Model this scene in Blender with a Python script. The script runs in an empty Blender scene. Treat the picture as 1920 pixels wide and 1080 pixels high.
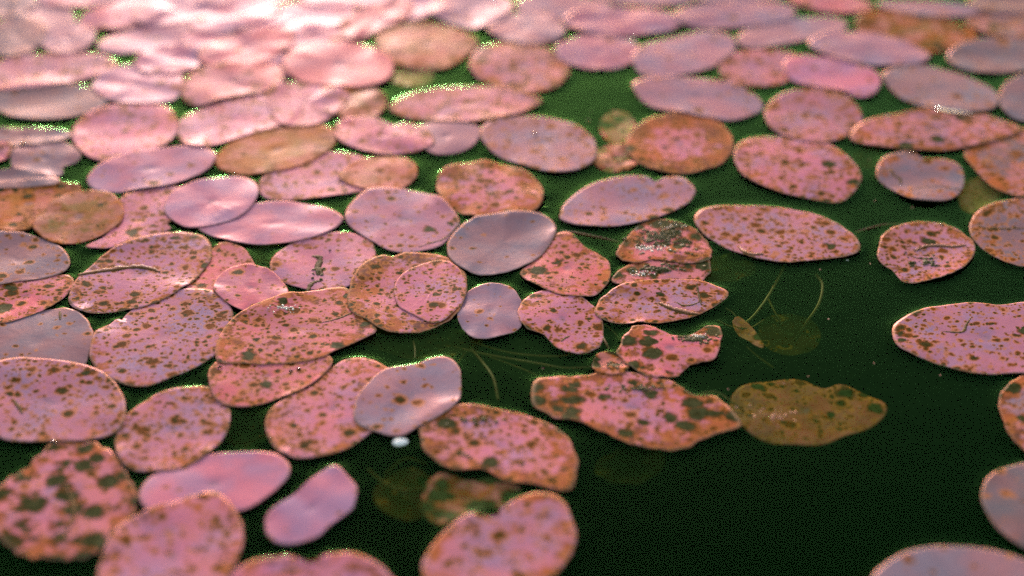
import bpy, math, random
import numpy as np
from mathutils import Vector

# ------------------------------------------------------------------ camera, sky, sun, exposure
sc = bpy.context.scene
R = math.radians
CAM_H, PITCH, FPX = 0.57, R(30.0), 3409.0          # height, look-down angle, focal length in photo pixels
cam_d = bpy.data.cameras.new('camera'); cam = bpy.data.objects.new('camera', cam_d)
sc.collection.objects.link(cam)
cam.location = (0, 0, CAM_H); cam.rotation_euler = (R(90) - PITCH, 0, 0)
cam_d.sensor_width = 36; cam_d.lens = FPX * 36 / 1920
cam_d.clip_start = 0.01; cam_d.clip_end = 500
cam_d.dof.use_dof = True; cam_d.dof.focus_distance = 1.12; cam_d.dof.aperture_fstop = 2.6
sc.camera = cam

SUN_EL, SUN_AZ = R(11.0), R(-8.0)                  # low sun ahead of the camera, a little left
w = bpy.data.worlds.new('World'); sc.world = w; w.use_nodes = True
nt = w.node_tree; nt.nodes.clear()
sky = nt.nodes.new('ShaderNodeTexSky'); sky.sky_type = 'NISHITA'; sky.sun_disc = False
sky.sun_elevation = SUN_EL; sky.sun_rotation = SUN_AZ
sky.air_density = 1.0; sky.dust_density = 1.2; sky.ozone_density = 1.0
tint = nt.nodes.new('ShaderNodeMix'); tint.data_type = 'RGBA'; tint.blend_type = 'MULTIPLY'
tint.inputs[0].default_value = 1.0; tint.inputs[7].default_value = (1.0, 0.86, 0.74, 1)
bg = nt.nodes.new('ShaderNodeBackground'); bg.inputs[1].default_value = 0.15
wo = nt.nodes.new('ShaderNodeOutputWorld')
nt.links.new(sky.outputs[0], tint.inputs[6]); nt.links.new(tint.outputs[2], bg.inputs[0]); nt.links.new(bg.outputs[0], wo.inputs[0])
sl = bpy.data.lights.new('sun', 'SUN'); sun = bpy.data.objects.new('sun', sl); sc.collection.objects.link(sun)
sl.energy = 1.3; sl.angle = R(14.0); sl.color = (1.0, 0.85, 0.81)
to_sun = Vector((math.sin(SUN_AZ) * math.cos(SUN_EL), math.cos(SUN_AZ) * math.cos(SUN_EL), math.sin(SUN_EL)))
sun.rotation_euler = to_sun.to_track_quat('Z', 'Y').to_euler()
sun.location = to_sun * 5
sc.view_settings.view_transform = 'Standard'; sc.view_settings.look = 'None'
sc.cycles.max_bounces = 6; sc.cycles.diffuse_bounces = 2; sc.cycles.glossy_bounces = 3; sc.cycles.transparent_max_bounces = 6
sc.cycles.use_denoising = False; sc.cycles.sample_clamp_indirect = 4.0
sc.cycles.caustics_reflective = False; sc.cycles.caustics_refractive = False
sc.view_settings.exposure = 1.52; sc.view_settings.gamma = 1.0

# ------------------------------------------------------------------ helpers
C = sc.collection
FW = np.array([0, math.cos(PITCH), -math.sin(PITCH)]); UP = np.array([0, math.sin(PITCH), math.cos(PITCH)])
def at(x, y, z=0.0):
    """the place on the level z that the photograph shows at (x, y)"""
    d = FW + UP * (-(y - 540) / FPX) + np.array([(x - 960) / FPX, 0, 0])
    return np.array([0, 0, CAM_H]) + d * ((z - CAM_H) / d[2])

def tag(o, label=None, cat=None, group=None, kind=None):
    for k, v in (('label', label), ('category', cat), ('group', group), ('kind', kind)):
        if v: o[k] = v
    return o

def mesh_obj(name, verts, faces, mat, parent=None, smooth=True):
    me = bpy.data.meshes.new(name)
    me.from_pydata([tuple(map(float, v)) for v in verts], [], faces)
    me.materials.append(mat)
    if smooth: me.polygons.foreach_set('use_smooth', [True] * len(me.polygons))
    me.update()
    o = bpy.data.objects.new(name, me); C.objects.link(o)
    if parent: o.parent = parent
    return o

class NT:
    """small node-graph helper"""
    def __init__(s, name):
        s.m = bpy.data.materials.new(name); s.m.use_nodes = True; s.t = s.m.node_tree; s.t.nodes.clear()
        s.out = s.t.nodes.new('ShaderNodeOutputMaterial')
    def n(s, typ, **kw):
        nd = s.t.nodes.new(typ)
        for k, v in kw.items(): setattr(nd, k, v)
        return nd
    def put(s, sock, v):
        if hasattr(v, 'is_output'): s.t.links.new(v, sock)
        else: sock.default_value = v
    def math(s, op, a, b=0.0, clamp=False):
        nd = s.n('ShaderNodeMath', operation=op, use_clamp=clamp)
        s.put(nd.inputs[0], a); s.put(nd.inputs[1], b); return nd.outputs[0]
    def ramp(s, v, lo, hi):
        nd = s.n('ShaderNodeMapRange', interpolation_type='SMOOTHSTEP')
        s.put(nd.inputs[0], v); s.put(nd.inputs[1], lo); s.put(nd.inputs[2], hi); return nd.outputs[0]
    def mix(s, f, a, b, mode='MIX'):
        nd = s.n('ShaderNodeMix', data_type='RGBA', blend_type=mode)
        s.put(nd.inputs[0], f); s.put(nd.inputs[6], a); s.put(nd.inputs[7], b); return nd.outputs[2]
    def noise(s, vec, scale, detail=3.0, rough=0.55, color=False):
        nd = s.n('ShaderNodeTexNoise'); s.put(nd.inputs['Vector'], vec)
        nd.inputs['Scale'].default_value = scale; nd.inputs['Detail'].default_value = detail; nd.inputs['Roughness'].default_value = rough
        return nd.outputs['Color' if color else 'Fac']
    def attr(s, name, out):
        nd = s.n('ShaderNodeAttribute', attribute_name=name); return nd.outputs[out]
    def vmath(s, op, a, b):
        nd = s.n('ShaderNodeVectorMath', operation=op); s.put(nd.inputs[0], a); s.put(nd.inputs[1], b); return nd.outputs[0]
    def sep(s, v):
        nd = s.n('ShaderNodeSeparateColor'); s.put(nd.inputs[0], v); return nd.outputs

def leaf_material(name='lily_pad_skin'):
    g = NT(name)
    lp = g.attr('lp', 'Vector'); s = g.attr('s', 'Fac'); ba = g.n('ShaderNodeAttribute', attribute_name='base'); base = ba.outputs['Color']; wax = ba.outputs['Alpha']
    polar = g.attr('polar', 'Vector')
    cfg = g.n('ShaderNodeAttribute', attribute_name='cfg')
    ca, cb, cc = g.sep(cfg.outputs['Color'])[:3]; cd = cfg.outputs['Alpha']
    w1 = g.noise(lp, 160, 2, color=True)
    wv = g.vmath('MULTIPLY', g.vmath('SUBTRACT', w1, (.5, .5, .5)), (.0045, .0045, .0045))
    lpw = g.vmath('ADD', lp, wv)
    n_big = g.noise(lp, 38, 3); n_mid = g.noise(lpw, 110, 4, .6); n_fine = g.noise(lp, 900, 3, .6)
    n_mid = g.math('ADD', g.math('MULTIPLY', g.math('SUBTRACT', n_mid, .5), 1.9), .5)
    streak = g.noise(polar, 3.2, 3, .6)
    rough_n = g.noise(lp, 260, 3)
    # skin: a little pinker here, a little greyer there, faint rays from the middle
    sv = g.mix(g.ramp(n_big, .35, .7), (1.14, .92, .90, 1), (.82, 1.02, 1.12, 1))
    col = g.mix(1.0, base, sv, 'MULTIPLY')
    stv = g.math('ADD', g.math('MULTIPLY', streak, .3), .85)
    cmb = g.n('ShaderNodeCombineColor'); [g.put(cmb.inputs[i], stv) for i in range(3)]
    col = g.mix(g.ramp(s, .0, .5), col, cmb.outputs[0], 'MULTIPLY')
    n_fl = g.noise(lpw, 62, 2)
    sick = g.math('MINIMUM', g.math('ADD', g.math('MULTIPLY', cb, 1.6), g.math('ADD', g.math('MULTIPLY', cc, .9), cd)), 1.0)
    flush = g.ramp(g.math('ADD', n_fl, g.math('ADD', g.math('MULTIPLY', s, .16), g.math('MULTIPLY', sick, .10))), .58, .76)
    col = g.mix(g.math('MULTIPLY', g.math('MULTIPLY', flush, sick), .6), col, (.72, .215, .215, 1))
    mid = g.ramp(g.math('ADD', s, g.math('MULTIPLY', g.math('SUBTRACT', n_mid, .5), .25)), .16, .02)
    col = g.mix(g.math('MULTIPLY', mid, .45), col, (.20, .15, .19, 1))
    brown = g.mix(g.ramp(rough_n, .35, .65), (.21, .054, .003, 1), (.085, .034, .004, 1))
    olive = g.mix(g.ramp(n_fine, .3, .7), (.022, .022, .003, 1), (.065, .056, .014, 1))
    # browned margin and blotches
    e = g.math('ADD', s, g.math('MULTIPLY', g.math('SUBTRACT', n_mid, .5), 1.1))
    e = g.math('SUBTRACT', e, g.math('SUBTRACT', 1.12, g.math('MULTIPLY', cc, .62)))
    edge = g.math('MULTIPLY', g.ramp(e, 0.0, .22), g.ramp(cc, 0.0, .25))
    b = g.math('SUBTRACT', n_mid, g.math('SUBTRACT', .78, g.math('MULTIPLY', cb, .42)))
    blot = g.math('MULTIPLY', g.ramp(b, 0.0, .10), g.ramp(cb, 0.0, .1))
    bm = g.math('MAXIMUM', edge, blot)
    patch_c = g.mix(g.ramp(n_big, .35, .65), (.50, .125, .018, 1), brown)
    col = g.mix(g.math('MULTIPLY', bm, .86), col, patch_c)
    # leaf spots, three sizes: tan halo, brown ring, dark olive heart
    halo = ring = core = None
    cav = g.math('MULTIPLY', ca, g.math('ADD', .35, g.math('MULTIPLY', g.ramp(g.math('ADD', n_big, g.math('MULTIPLY', s, .12)), .36, .66), 1.25)))
    for scale, wgt, r0, r1 in ((92, .62, .16, .26), (150, .95, .15, .25), (235, .95, .14, .26), (430, .40, .12, .28)):
        vo = g.n('ShaderNodeTexVoronoi', feature='F1'); g.put(vo.inputs['Vector'], lpw); vo.inputs['Scale'].default_value = scale
        r = g.sep(vo.outputs['Color'])
        here = g.math('LESS_THAN', r[0], g.math('MULTIPLY', cav, wgt * 1.5))
        rad = g.math('ADD', r0, g.math('MULTIPLY', r[1], r1))
        q = g.math('DIVIDE', vo.outputs['Distance'], rad)
        q = g.math('ADD', q, g.math('MULTIPLY', g.math('SUBTRACT', rough_n, .5), .55))
        h_ = g.math('MULTIPLY', g.ramp(q, 1.5, 1.02), here)
        k_ = g.math('MULTIPLY', g.ramp(q, .95, .80), here)
        c_ = g.math('MULTIPLY', g.math('MULTIPLY', g.ramp(q, .70, .52), here), g.ramp(r[2], .25, .45))
        halo = h_ if halo is None else g.math('MAXIMUM', halo, h_)
        ring = k_ if ring is None else g.math('MAXIMUM', ring, k_)
        core = c_ if core is None else g.math('MAXIMUM', core, c_)
    col = g.mix(g.math('MULTIPLY', halo, .72), col, (.56, .19, .05, 1))
    col = g.mix(g.math('MULTIPLY', ring, .95), col, brown)
    col = g.mix(g.math('MULTIPLY', core, .93), col, olive)
    # rotted patches, almost black-green, ringed with brown
    vr = g.n('ShaderNodeTexVoronoi', feature='F1'); g.put(vr.inputs['Vector'], g.vmath('ADD', lp, g.vmath('MULTIPLY', wv, (1.7, 1.7, 1.7)))); vr.inputs['Scale'].default_value = 78
    rr = g.sep(vr.outputs['Color'])
    hr = g.math('LESS_THAN', rr[0], g.math('MULTIPLY', cd, 1.15))
    qr = g.math('DIVIDE', vr.outputs['Distance'], g.math('ADD', g.math('ADD', .12, g.math('MULTIPLY', cd, .18)), g.math('MULTIPLY', rr[1], .36)))
    qr = g.math('ADD', qr, g.math('MULTIPLY', g.math('SUBTRACT', n_mid, .5), .55))
    col = g.mix(g.math('MULTIPLY', g.math('MULTIPLY', g.ramp(qr, 1.25, 1.0), hr), .85), col, brown)
    rot = g.math('MULTIPLY', g.ramp(qr, 1.0, .85), hr)
    col = g.mix(g.math('MULTIPLY', rot, .94), col, g.mix(g.ramp(rough_n, .35, .65), (.018, .030, .006, 1), (.060, .070, .024, 1)))
    # pale dry margin line
    rim = g.ramp(s, .975, .998)
    col = g.mix(g.math('MULTIPLY', g.math('MULTIPLY', rim, wax), .40), col, (.60, .36, .25, 1))
    fv = g.math('ADD', g.math('MULTIPLY', n_fine, .36), .82)
    cmb2 = g.n('ShaderNodeCombineColor'); [g.put(cmb2.inputs[i], fv) for i in range(3)]
    col = g.mix(1.0, col, cmb2.outputs[0], 'MULTIPLY')
    p = g.n('ShaderNodeBsdfPrincipled'); g.put(p.inputs['Base Color'], col)
    rg = g.math('ADD', .26, g.math('MULTIPLY', rough_n, .10))
    rg = g.math('ADD', rg, g.math('MULTIPLY', g.math('MAXIMUM', ring, bm), .12))
    g.put(p.inputs['Roughness'], rg)
    p.inputs['IOR'].default_value = 1.45
    dead = g.math('MAXIMUM', g.math('MAXIMUM', ring, bm), rot)
    p.inputs['Specular IOR Level'].default_value = .006
    p.inputs['Specular Tint'].default_value = (1.0, .62, .62, 1)
    ht = g.math('ADD', g.math('MULTIPLY', n_fine, .25), g.math('MULTIPLY', g.math('MULTIPLY', streak, s), .35))
    ht = g.math('ADD', ht, g.math('MULTIPLY', rough_n, .6))
    bp = g.n('ShaderNodeBump'); bp.inputs['Strength'].default_value = .4; bp.inputs['Distance'].default_value = .0005
    g.put(bp.inputs['Height'], ht); g.t.links.new(bp.outputs[0], p.inputs['Normal'])
    gs = g.n('ShaderNodeBsdfGlossy'); gs.inputs['Color'].default_value = (1.0, .42, .43, 1); g.put(gs.inputs['Roughness'], rg); g.t.links.new(bp.outputs[0], gs.inputs['Normal'])
    ms = g.n('ShaderNodeMixShader'); lw = g.n('ShaderNodeLayerWeight'); lw.inputs[0].default_value = .5
    graze = g.math('POWER', lw.outputs['Facing'], 4.0)
    g.put(ms.inputs[0], g.math('MULTIPLY', g.math('MULTIPLY', wax, graze), g.math('SUBTRACT', .10, g.math('MULTIPLY', dead, .085))))
    g.t.links.new(p.outputs[0], ms.inputs[1]); g.t.links.new(gs.outputs[0], ms.inputs[2])
    g.t.links.new(ms.outputs[0], g.out.inputs['Surface'])
    return g.m

def simple_material(name, c1, c2, scale=200, rough=.6, bump=.0003):
    g = NT(name); tc = g.n('ShaderNodeTexCoord')
    nz = g.noise(tc.outputs['Object'], scale, 4, .6)
    p = g.n('ShaderNodeBsdfPrincipled'); g.put(p.inputs['Base Color'], g.mix(g.ramp(nz, .3, .7), c1 + (1,), c2 + (1,)))
    p.inputs['Roughness'].default_value = rough; p.inputs['Specular IOR Level'].default_value = .1 if rough > .4 else .5
    bp = g.n('ShaderNodeBump'); bp.inputs['Distance'].default_value = bump; g.put(bp.inputs['Height'], nz)
    g.t.links.new(bp.outputs[0], p.inputs['Normal']); g.t.links.new(p.outputs[0], g.out.inputs['Surface'])
    return g.m

def water_material():
    g = NT('pond_water'); tc = g.n('ShaderNodeTexCoord')
    tr = g.n('ShaderNodeBsdfTransparent'); tr.inputs[0].default_value = (.93, 1, .93, 1)
    gl = g.n('ShaderNodeBsdfGlossy'); gl.inputs['Color'].default_value = (.11, .32, .10, 1); gl.inputs['Roughness'].default_value = .07
    bp = g.n('ShaderNodeBump'); bp.inputs['Strength'].default_value = .35; bp.inputs['Distance'].default_value = .001
    g.put(bp.inputs['Height'], g.noise(tc.outputs['Object'], 28, 2))
    g.t.links.new(bp.outputs[0], gl.inputs['Normal'])
    ge = g.n('ShaderNodeNewGeometry')
    dt = g.n('ShaderNodeVectorMath', operation='DOT_PRODUCT'); g.t.links.new(bp.outputs[0], dt.inputs[0]); g.t.links.new(ge.outputs['Incoming'], dt.inputs[1])
    cs = g.math('SUBTRACT', 1.0, g.math('ABSOLUTE', dt.outputs['Value']), True)
    fres = g.math('ADD', .02, g.math('MULTIPLY', g.math('POWER', cs, 5.0), .98))
    mx = g.n('ShaderNodeMixShader'); g.put(mx.inputs[0], fres)
    g.t.links.new(tr.outputs[0], mx.inputs[1]); g.t.links.new(gl.outputs[0], mx.inputs[2])
    g.t.links.new(mx.outputs[0], g.out.inputs['Surface'])
    va = g.n('ShaderNodeVolumeAbsorption'); va.inputs['Color'].default_value = (.62, .78, .12, 1); va.inputs['Density'].default_value = 46
    g.t.links.new(va.outputs[0], g.out.inputs['Volume'])
    return g.m

M_LEAF = leaf_material()
M_WATER = water_material()
M_BED = simple_material('silt', (.04, .56, .001), (.06, .66, .002), 9, .9)
M_STEM = simple_material('stem_skin', (.13, .062, .018), (.085, .05, .016), 120, .5)
M_CRACK = simple_material('torn_tissue', (.06, .035, .008), (.15, .07, .014), 300, .7)
M_LIP = simple_material('torn_lip', (.58, .26, .20), (.42, .18, .09), 250, .5)
M_CRUST = simple_material('algae_lumps', (.035, .045, .012), (.14, .10, .04), 500, .6)
M_FROTH = simple_material('froth', (.62, .52, .42), (.75, .66, .58), 400, .25)
M_GLINT = simple_material('glint', (.95, .92, .88), (.97, .94, .90), 200, .3)  # near-white colour painted in for a bright glint
g = NT('droplet_water'); p = g.n('ShaderNodeBsdfPrincipled'); p.inputs['Base Color'].default_value = (.95, .95, .95, 1)
p.inputs['Roughness'].default_value = .03; p.inputs['IOR'].default_value = 1.33; p.inputs['Transmission Weight'].default_value = 1.0
g.t.links.new(p.outputs[0], g.out.inputs['Surface']); M_DROP = g.m

# ------------------------------------------------------------------ leaf data
# tones: pink, rose, lavender, grey, orange, olive, tan; K and right-hand G put the weaker light there into colour
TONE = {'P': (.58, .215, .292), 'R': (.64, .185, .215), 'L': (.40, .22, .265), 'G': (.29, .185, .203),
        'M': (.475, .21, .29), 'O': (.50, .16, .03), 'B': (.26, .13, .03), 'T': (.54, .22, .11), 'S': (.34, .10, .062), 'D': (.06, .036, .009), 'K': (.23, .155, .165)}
def el(cx, cy, rx, ry, rot=0, n=16):
    a = R(rot); return [(cx + rx * math.cos(t) * math.cos(a) - ry * math.sin(t) * math.sin(a),
                         cy + rx * math.cos(t) * math.sin(a) + ry * math.sin(t) * math.cos(a)) for t in [2 * math.pi * k / n for k in range(n)]]
FAR_P = 'plain pale pink pad, blurred in the far crowded mat with the bright glare'
FAR_G = 'plain dusty mauve pad, blurred in the far crowded mat away from the glare'
# (key, level, tone, (spots, blotches, browned margin, rot), outline in photo pixels, label)
LEAVES = [
 ('rot_big', 0, 'P', (.25, .25, .45, .85), [(105,830),(165,826),(215,855),(248,905),(258,945),(240,985),(205,1020),(160,1045),(90,1050),(30,1035),(-5,1000),(-20,940),(8,905),(45,880),(75,850)], 'large round pad with dark rotted patches and a black crack down its middle'),
 ('near_spot', 2, 'P', (.30, .22, .40, .12), [(225,985),(270,965),(330,945),(390,927),(430,945),(455,985),(455,1030),(430,1080),(400,1130),(250,1150),(190,1110),(190,1050)], 'pink pad with orange margin overlapping the rotted pad and a plain pink one'),
 ('near_notch', 0, 'P', (.12, .22, .40, 0), [(440,1070),(480,1050),(540,1042),(582,1054),(620,1038),(680,1042),(730,1075),(750,1110),(700,1160),(500,1170),(420,1110)], 'pink pad with orange flecks and a notch in its rim, next to the angular pad'),
 ('near_mauve', 1, 'M', (.28, .12, .40, .05), [(790,1070),(812,1020),(850,982),(885,962),(925,968),(950,945),(1000,925),(1050,935),(1072,970),(1080,1010),(1065,1050),(1030,1085),(950,1120),(830,1120)], 'mauve pad with few round brown spots beside the sunken orange scraps'),
 ('rust_edge', 1, 'P', (.55, .15, .62, .22), [(785,810),(800,790),(840,765),(890,760),(950,770),(1010,785),(1060,815),(1082,860),(1078,900),(1062,922),(1010,910),(950,902),(905,880),(850,880),(800,850)], 'wide pink pad with rust brown right side and many dark spots'),
 ('angular', 1, 'M', (.02, 0, .06, 0), [(497,975),(510,955),(560,920),(600,885),(630,873),(655,895),(670,915),(665,945),(660,955),(620,985),(590,1010),(540,1020),(505,1010)], 'small plain mauve pad with an angular outline, alone in dark water'),
 ('plain_near', 1, 'P', (.02, 0, .04, 0), [(262,930),(285,895),(330,870),(400,853),(470,850),(520,855),(545,878),(535,905),(500,935),(460,958),(400,965),(330,965),(275,960)], 'plain smooth pink pad tucked under an orange rimmed one'),
 ('tan_fleck', 2, 'M', (.60, .10, .35, .04), [(215,830),(230,790),(270,755),(330,730),(390,727),(420,745),(432,780),(420,820),(380,860),(330,882),(270,885),(230,870)], 'mauve pad dusted with tan flecks, browned along one side of its rim'),
 ('wide_left', 2, 'M', (.48, .05, .22, .05), [(-30,780),(-40,730),(-20,690),(20,676),(80,678),(150,685),(200,705),(232,745),(235,790),(210,815),(160,828),(100,830),(30,830),(-10,815)], 'wide mauve pad with scattered brown spots lying on a dull grey pad'),
 ('nicked', 1, 'M', (.52, .02, .22, 0), [(168,660),(180,625),(205,608),(219,596),(228,601),(236,590),(265,570),(320,548),(390,545),(425,565),(440,600),(432,640),(400,670),(340,700),(280,722),(230,722),(190,700),(170,680)], 'mauve pad with neat small brown spots and a nick in its rim'),
 ('dull_under', 0, 'G', (.05, 0, .05, 0), [(-30,620),(20,595),(70,582),(120,578),(155,592),(175,625),(170,660),(150,690),(100,700),(0,700),(-30,680)], 'dull grey mauve pad with a short dark scratch, half under a spotted pad'),
 ('red_left', 1, 'R', (.60, .10, .35, .10), [(-30,540),(10,528),(70,518),(125,515),(139,530),(130,550),(90,580),(40,600),(0,610),(-30,600)], 'reddish spotted pad squeezed between two grey pads'),
 ('grey_left', 2, 'G', (.16, 0, .08, 0), [(-30,445),(20,438),(75,445),(115,465),(131,490),(125,508),(95,520),(40,530),(-30,532)], 'grey pad with a few tiny specks beside the creased spotted pad'),
 ('creased', 2, 'M', (.62, .08, .35, .08), [(130,560),(140,530),(170,500),(210,470),(270,447),(340,436),(385,445),(398,475),(385,505),(350,540),(290,570),(220,585),(160,588),(135,578)], 'long spotted mauve pad with a brown arched crease across it'),
 ('red_under', 0, 'R', (.48, .15, .3, .05), [(350,545),(365,510),(395,470),(420,456),(455,465),(475,490),(484,515),(450,550),(400,562)], 'reddish spotted pad mostly hidden between the creased pad and a small pink one'),
 ('small_rose', 3, 'R', (.12, 0, .10, 0), [(400,545),(410,520),(440,500),(480,500),(515,515),(540,545),(535,565),(505,578),(460,586),(425,570)], 'small rose pink pad with a lobed edge among larger spotted pads'),
 ('scorched', 3, 'R', (.42, .22, .50, .16), [(405,660),(415,625),(450,590),(520,560),(600,545),(650,543),(662,570),(684,592),(708,620),(690,635),(640,655),(605,672),(540,682),(460,684),(410,682)], 'long rose pad with a scorched orange upper edge and blistered patches'),
 ('red_below', 2, 'R', (.50, .10, .30, .05), [(390,715),(400,685),(440,668),(540,665),(600,660),(625,680),(600,710),(560,735),(500,755),(440,763),(405,750)], 'rose spotted pad peeking out from under the scorched pad'),
 ('folded', 1, 'P', (.42, .22, .45, .05), [(497,800),(505,770),(540,745),(590,722),(618,692),(650,672),(690,672),(725,688),(745,705),(730,740),(715,790),(690,815),(640,845),(570,860),(525,850),(505,825)], 'folded pink pad with orange left margin under a smooth lavender pad'),
 ('smooth_lobe', 2, 'L', (.08, 0, .08, 0), [(665,790),(668,750),(690,720),(720,695),(765,686),(785,682),(810,672),(840,670),(862,690),(865,725),(860,755),(830,780),(790,800),(750,820),(700,810)], 'smooth lavender pad with a shallow notch, lying over the folded pink pad'),
 ('twin_low', 4, 'P', (.66, .08, .78, .02), [(652,570),(658,530),(680,500),(715,480),(735,483),(770,474),(830,480),(865,505),(876,540),(865,580),(835,605),(790,622),(730,625),(690,605),(660,590)], 'round orange rimmed pad full of fine spots with a smaller pad stuck on top'),
 ('twin_top', 5, 'P', (.66, .02, .12, .02), [(738,548),(746,525),(772,505),(820,490),(855,503),(874,535),(868,570),(845,595),(815,607),(775,592),(748,575)], 'small pink pad with fine spots stuck on the round orange rimmed pad'),
 ('black_mark', 1, 'P', (.14, .05, .28, 0), [(507,500),(520,475),(560,450),(610,437),(660,437),(695,450),(705,480),(690,510),(660,535),(620,545),(560,540),(520,525)], 'pink pad with a ragged black mark eaten into its middle'),
 ('slate', 4, 'G', (.03, 0, .03, 0), [(838,460),(855,435),(890,410),(950,402),(1010,402),(1035,415),(1042,440),(1020,475),(985,500),(925,517),(880,512),(845,490)], 'smooth slate lavender pad overlapping a ragged spotted one'),
 ('small_lav', 1, 'L', (.04, 0, .05, 0), [(857,590),(865,560),(890,540),(925,534),(960,540),(978,565),(980,595),(975,615),(940,632),(895,637),(870,620)], 'small smooth lavender pad with a pale fold, beside the twin pads'),
 ('ragged_mid', 3, 'R', (.55, .15, .45, .10), [(975,510),(1010,480),(1030,455),(1045,440),(1070,440),(1090,460),(1120,475),(1140,490),(1145,515),(1135,540),(1110,558),(1060,558),(1020,545),(985,525)], 'pink spotted pad with an orange lobe, half under the slate pad'),
 ('pointed', 2, 'P', (.55, .06, .35, .12), [(972,585),(985,560),(1010,548),(1060,545),(1100,565),(1125,590),(1132,620),(1125,650),(1090,663),(1050,655),(1020,630),(990,620),(975,605)], 'pink spotted pad tapering to one end, near the ragged pads'),
 ('torn_oval', 3, 'M', (.62, .10, .42, .06), [(1115,580),(1130,555),(1175,535),(1240,526),(1310,528),(1355,540),(1364,553),(1340,575),(1290,598),(1220,608),(1150,605),(1120,595)], 'oval spotted pad with a curved tear and a straight dark scratch'),
 ('crusted', 1, 'R', (.20, .40, .70, .72), [(1158,470),(1180,440),(1210,415),(1250,412),(1300,430),(1330,460),(1330,490),(1290,497),(1230,490),(1190,495),(1160,485)], 'rotting pink pad crusted with dark algae and pale froth'),
 ('crusted_low', 0, 'R', (.15, .35, .60, .66), [(1150,530),(1175,498),(1240,480),(1310,480),(1335,505),(1310,530),(1230,545)], 'orange pink rotting strip of pad between the crusted pad and torn oval'),
 ('long_plain', 2, 'L', (.20, 0, .06, .02), [(1048,405),(1060,380),(1100,350),(1160,333),(1210,332),(1228,341),(1250,332),(1280,335),(1300,350),(1302,365),(1285,385),(1230,410),(1160,425),(1090,425),(1055,415)], 'long lavender pad with a bite in its far rim and few dark flecks'),
 ('big_oval', 2, 'M', (.78, .04, .25, .05), [(1302,405),(1330,390),(1390,386),(1460,388),(1530,402),(1585,430),(1610,455),(1608,475),(1580,483),(1520,490),(1470,493),(1410,483),(1350,460),(1310,430)], 'big mauve oval pad densely peppered with brown spots in open water'),
 ('dark_heart', 1, 'M', (.72, .12, .40, .16), [(1645,470),(1655,445),(1690,425),(1740,418),(1785,425),(1815,445),(1828,465),(1820,490),(1790,515),(1740,528),(1700,530),(1670,505),(1648,490)], 'small round pad with a cluster of black spots at its heart'),
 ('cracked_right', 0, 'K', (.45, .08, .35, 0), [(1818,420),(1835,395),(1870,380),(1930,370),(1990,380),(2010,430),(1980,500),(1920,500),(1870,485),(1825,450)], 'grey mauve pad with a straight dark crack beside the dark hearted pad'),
 ('wrinkled', 0, 'G', (.14, .05, .25, 0), [(1642,325),(1655,300),(1680,290),(1710,285),(1730,298),(1770,300),(1800,315),(1808,345),(1795,370),(1760,380),(1710,377),(1670,355),(1648,340)], 'wrinkled grey pad with a dark squiggle on its left side'),
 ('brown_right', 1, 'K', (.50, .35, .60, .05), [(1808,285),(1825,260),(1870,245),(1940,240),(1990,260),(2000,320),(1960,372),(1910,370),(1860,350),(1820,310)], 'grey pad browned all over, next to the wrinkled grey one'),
 ('striped', 1, 'P', (.66, .06, .32, .12), [(1376,290),(1390,265),(1430,256),(1490,262),(1550,270),(1595,300),(1615,330),(1605,355),(1575,378),(1530,375),(1460,362),(1400,335),(1380,310)], 'pink spotted pad with dark green blotches along its near side'),
 ('brown_round', 0, 'P', (.45, .25, .98, .12), el(1275,270,102,56), 'round pad with a wide brown margin and pale middle'),
 ('lav_mid', 1, 'L', (.30, .02, .16, 0), [(900,255),(915,230),(960,220),(1020,220),(1075,232),(1110,255),(1120,280),(1110,305),(1075,322),(1040,325),(990,313),(930,290)], 'lavender pad with faint olive specks beside sunken orange scraps'),
 ('rusty_round', 0, 'P', (.62, .40, .80, .16), [(818,350),(825,325),(860,310),(910,305),(965,315),(1005,335),(1020,365),(1005,395),(960,405),(900,408),(850,395),(825,370)], 'rusty round pad with a pink star at its centre'),
 ('mid_plain', 2, 'M', (.12, 0, .10, .02), [(648,405),(660,380),(690,358),(740,353),(800,365),(840,385),(862,415),(850,440),(825,462),(780,472),(730,470),(690,450),(655,425)], 'mauve pink pad with three black dots and a wrinkled right end'),
 ('mid_pink', 1, 'P', (.02, 0, .02, 0), [(372,430),(400,420),(440,395),(500,380),(560,380),(610,390),(640,405),(645,415),(620,435),(570,452),(500,460),(430,455)], 'long plain pink pad under a smaller smooth oval one'),
 ('mid_oval', 3, 'M', (0, 0, .02, 0), [(307,390),(320,365),(360,345),(420,332),(465,336),(484,355),(480,380),(450,410),(400,425),(350,428),(315,410)], 'smooth spotless oval pad resting on the long plain pink pad'),
 ('tan_pair_a', 0, 'P', (.22, .18, .35, 0), [(483,350),(500,325),(550,298),(610,285),(660,288),(690,300),(700,330),(690,355),(640,365),(560,375),(500,373)], 'pink pad with tan streaks half under a tan brown pad'),
 ('tan_pair_b', 1, 'T', (.12, .32, .60, 0), [(635,335),(655,310),(690,296),(740,293),(775,305),(783,325),(770,345),(740,355),(690,357)], 'tan brown pad overlapping the pink pad with tan streaks'),
 ('orange_mid', 1, 'O', (.05, .25, .55, 0), [(402,300),(430,270),(480,248),(560,238),(610,236),(632,250),(625,275),(590,300),(530,320),(460,328),(415,318)], 'smooth orange brown pad tucked under bright pink ones'),
 ('long_lav', 2, 'M', (.04, 0, .03, 0), [(162,340),(180,315),(220,295),(290,283),(360,278),(400,285),(405,300),(380,325),(320,348),(240,360),(185,358)], 'long smooth mauve pad beside the orange brown pad'),
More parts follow.
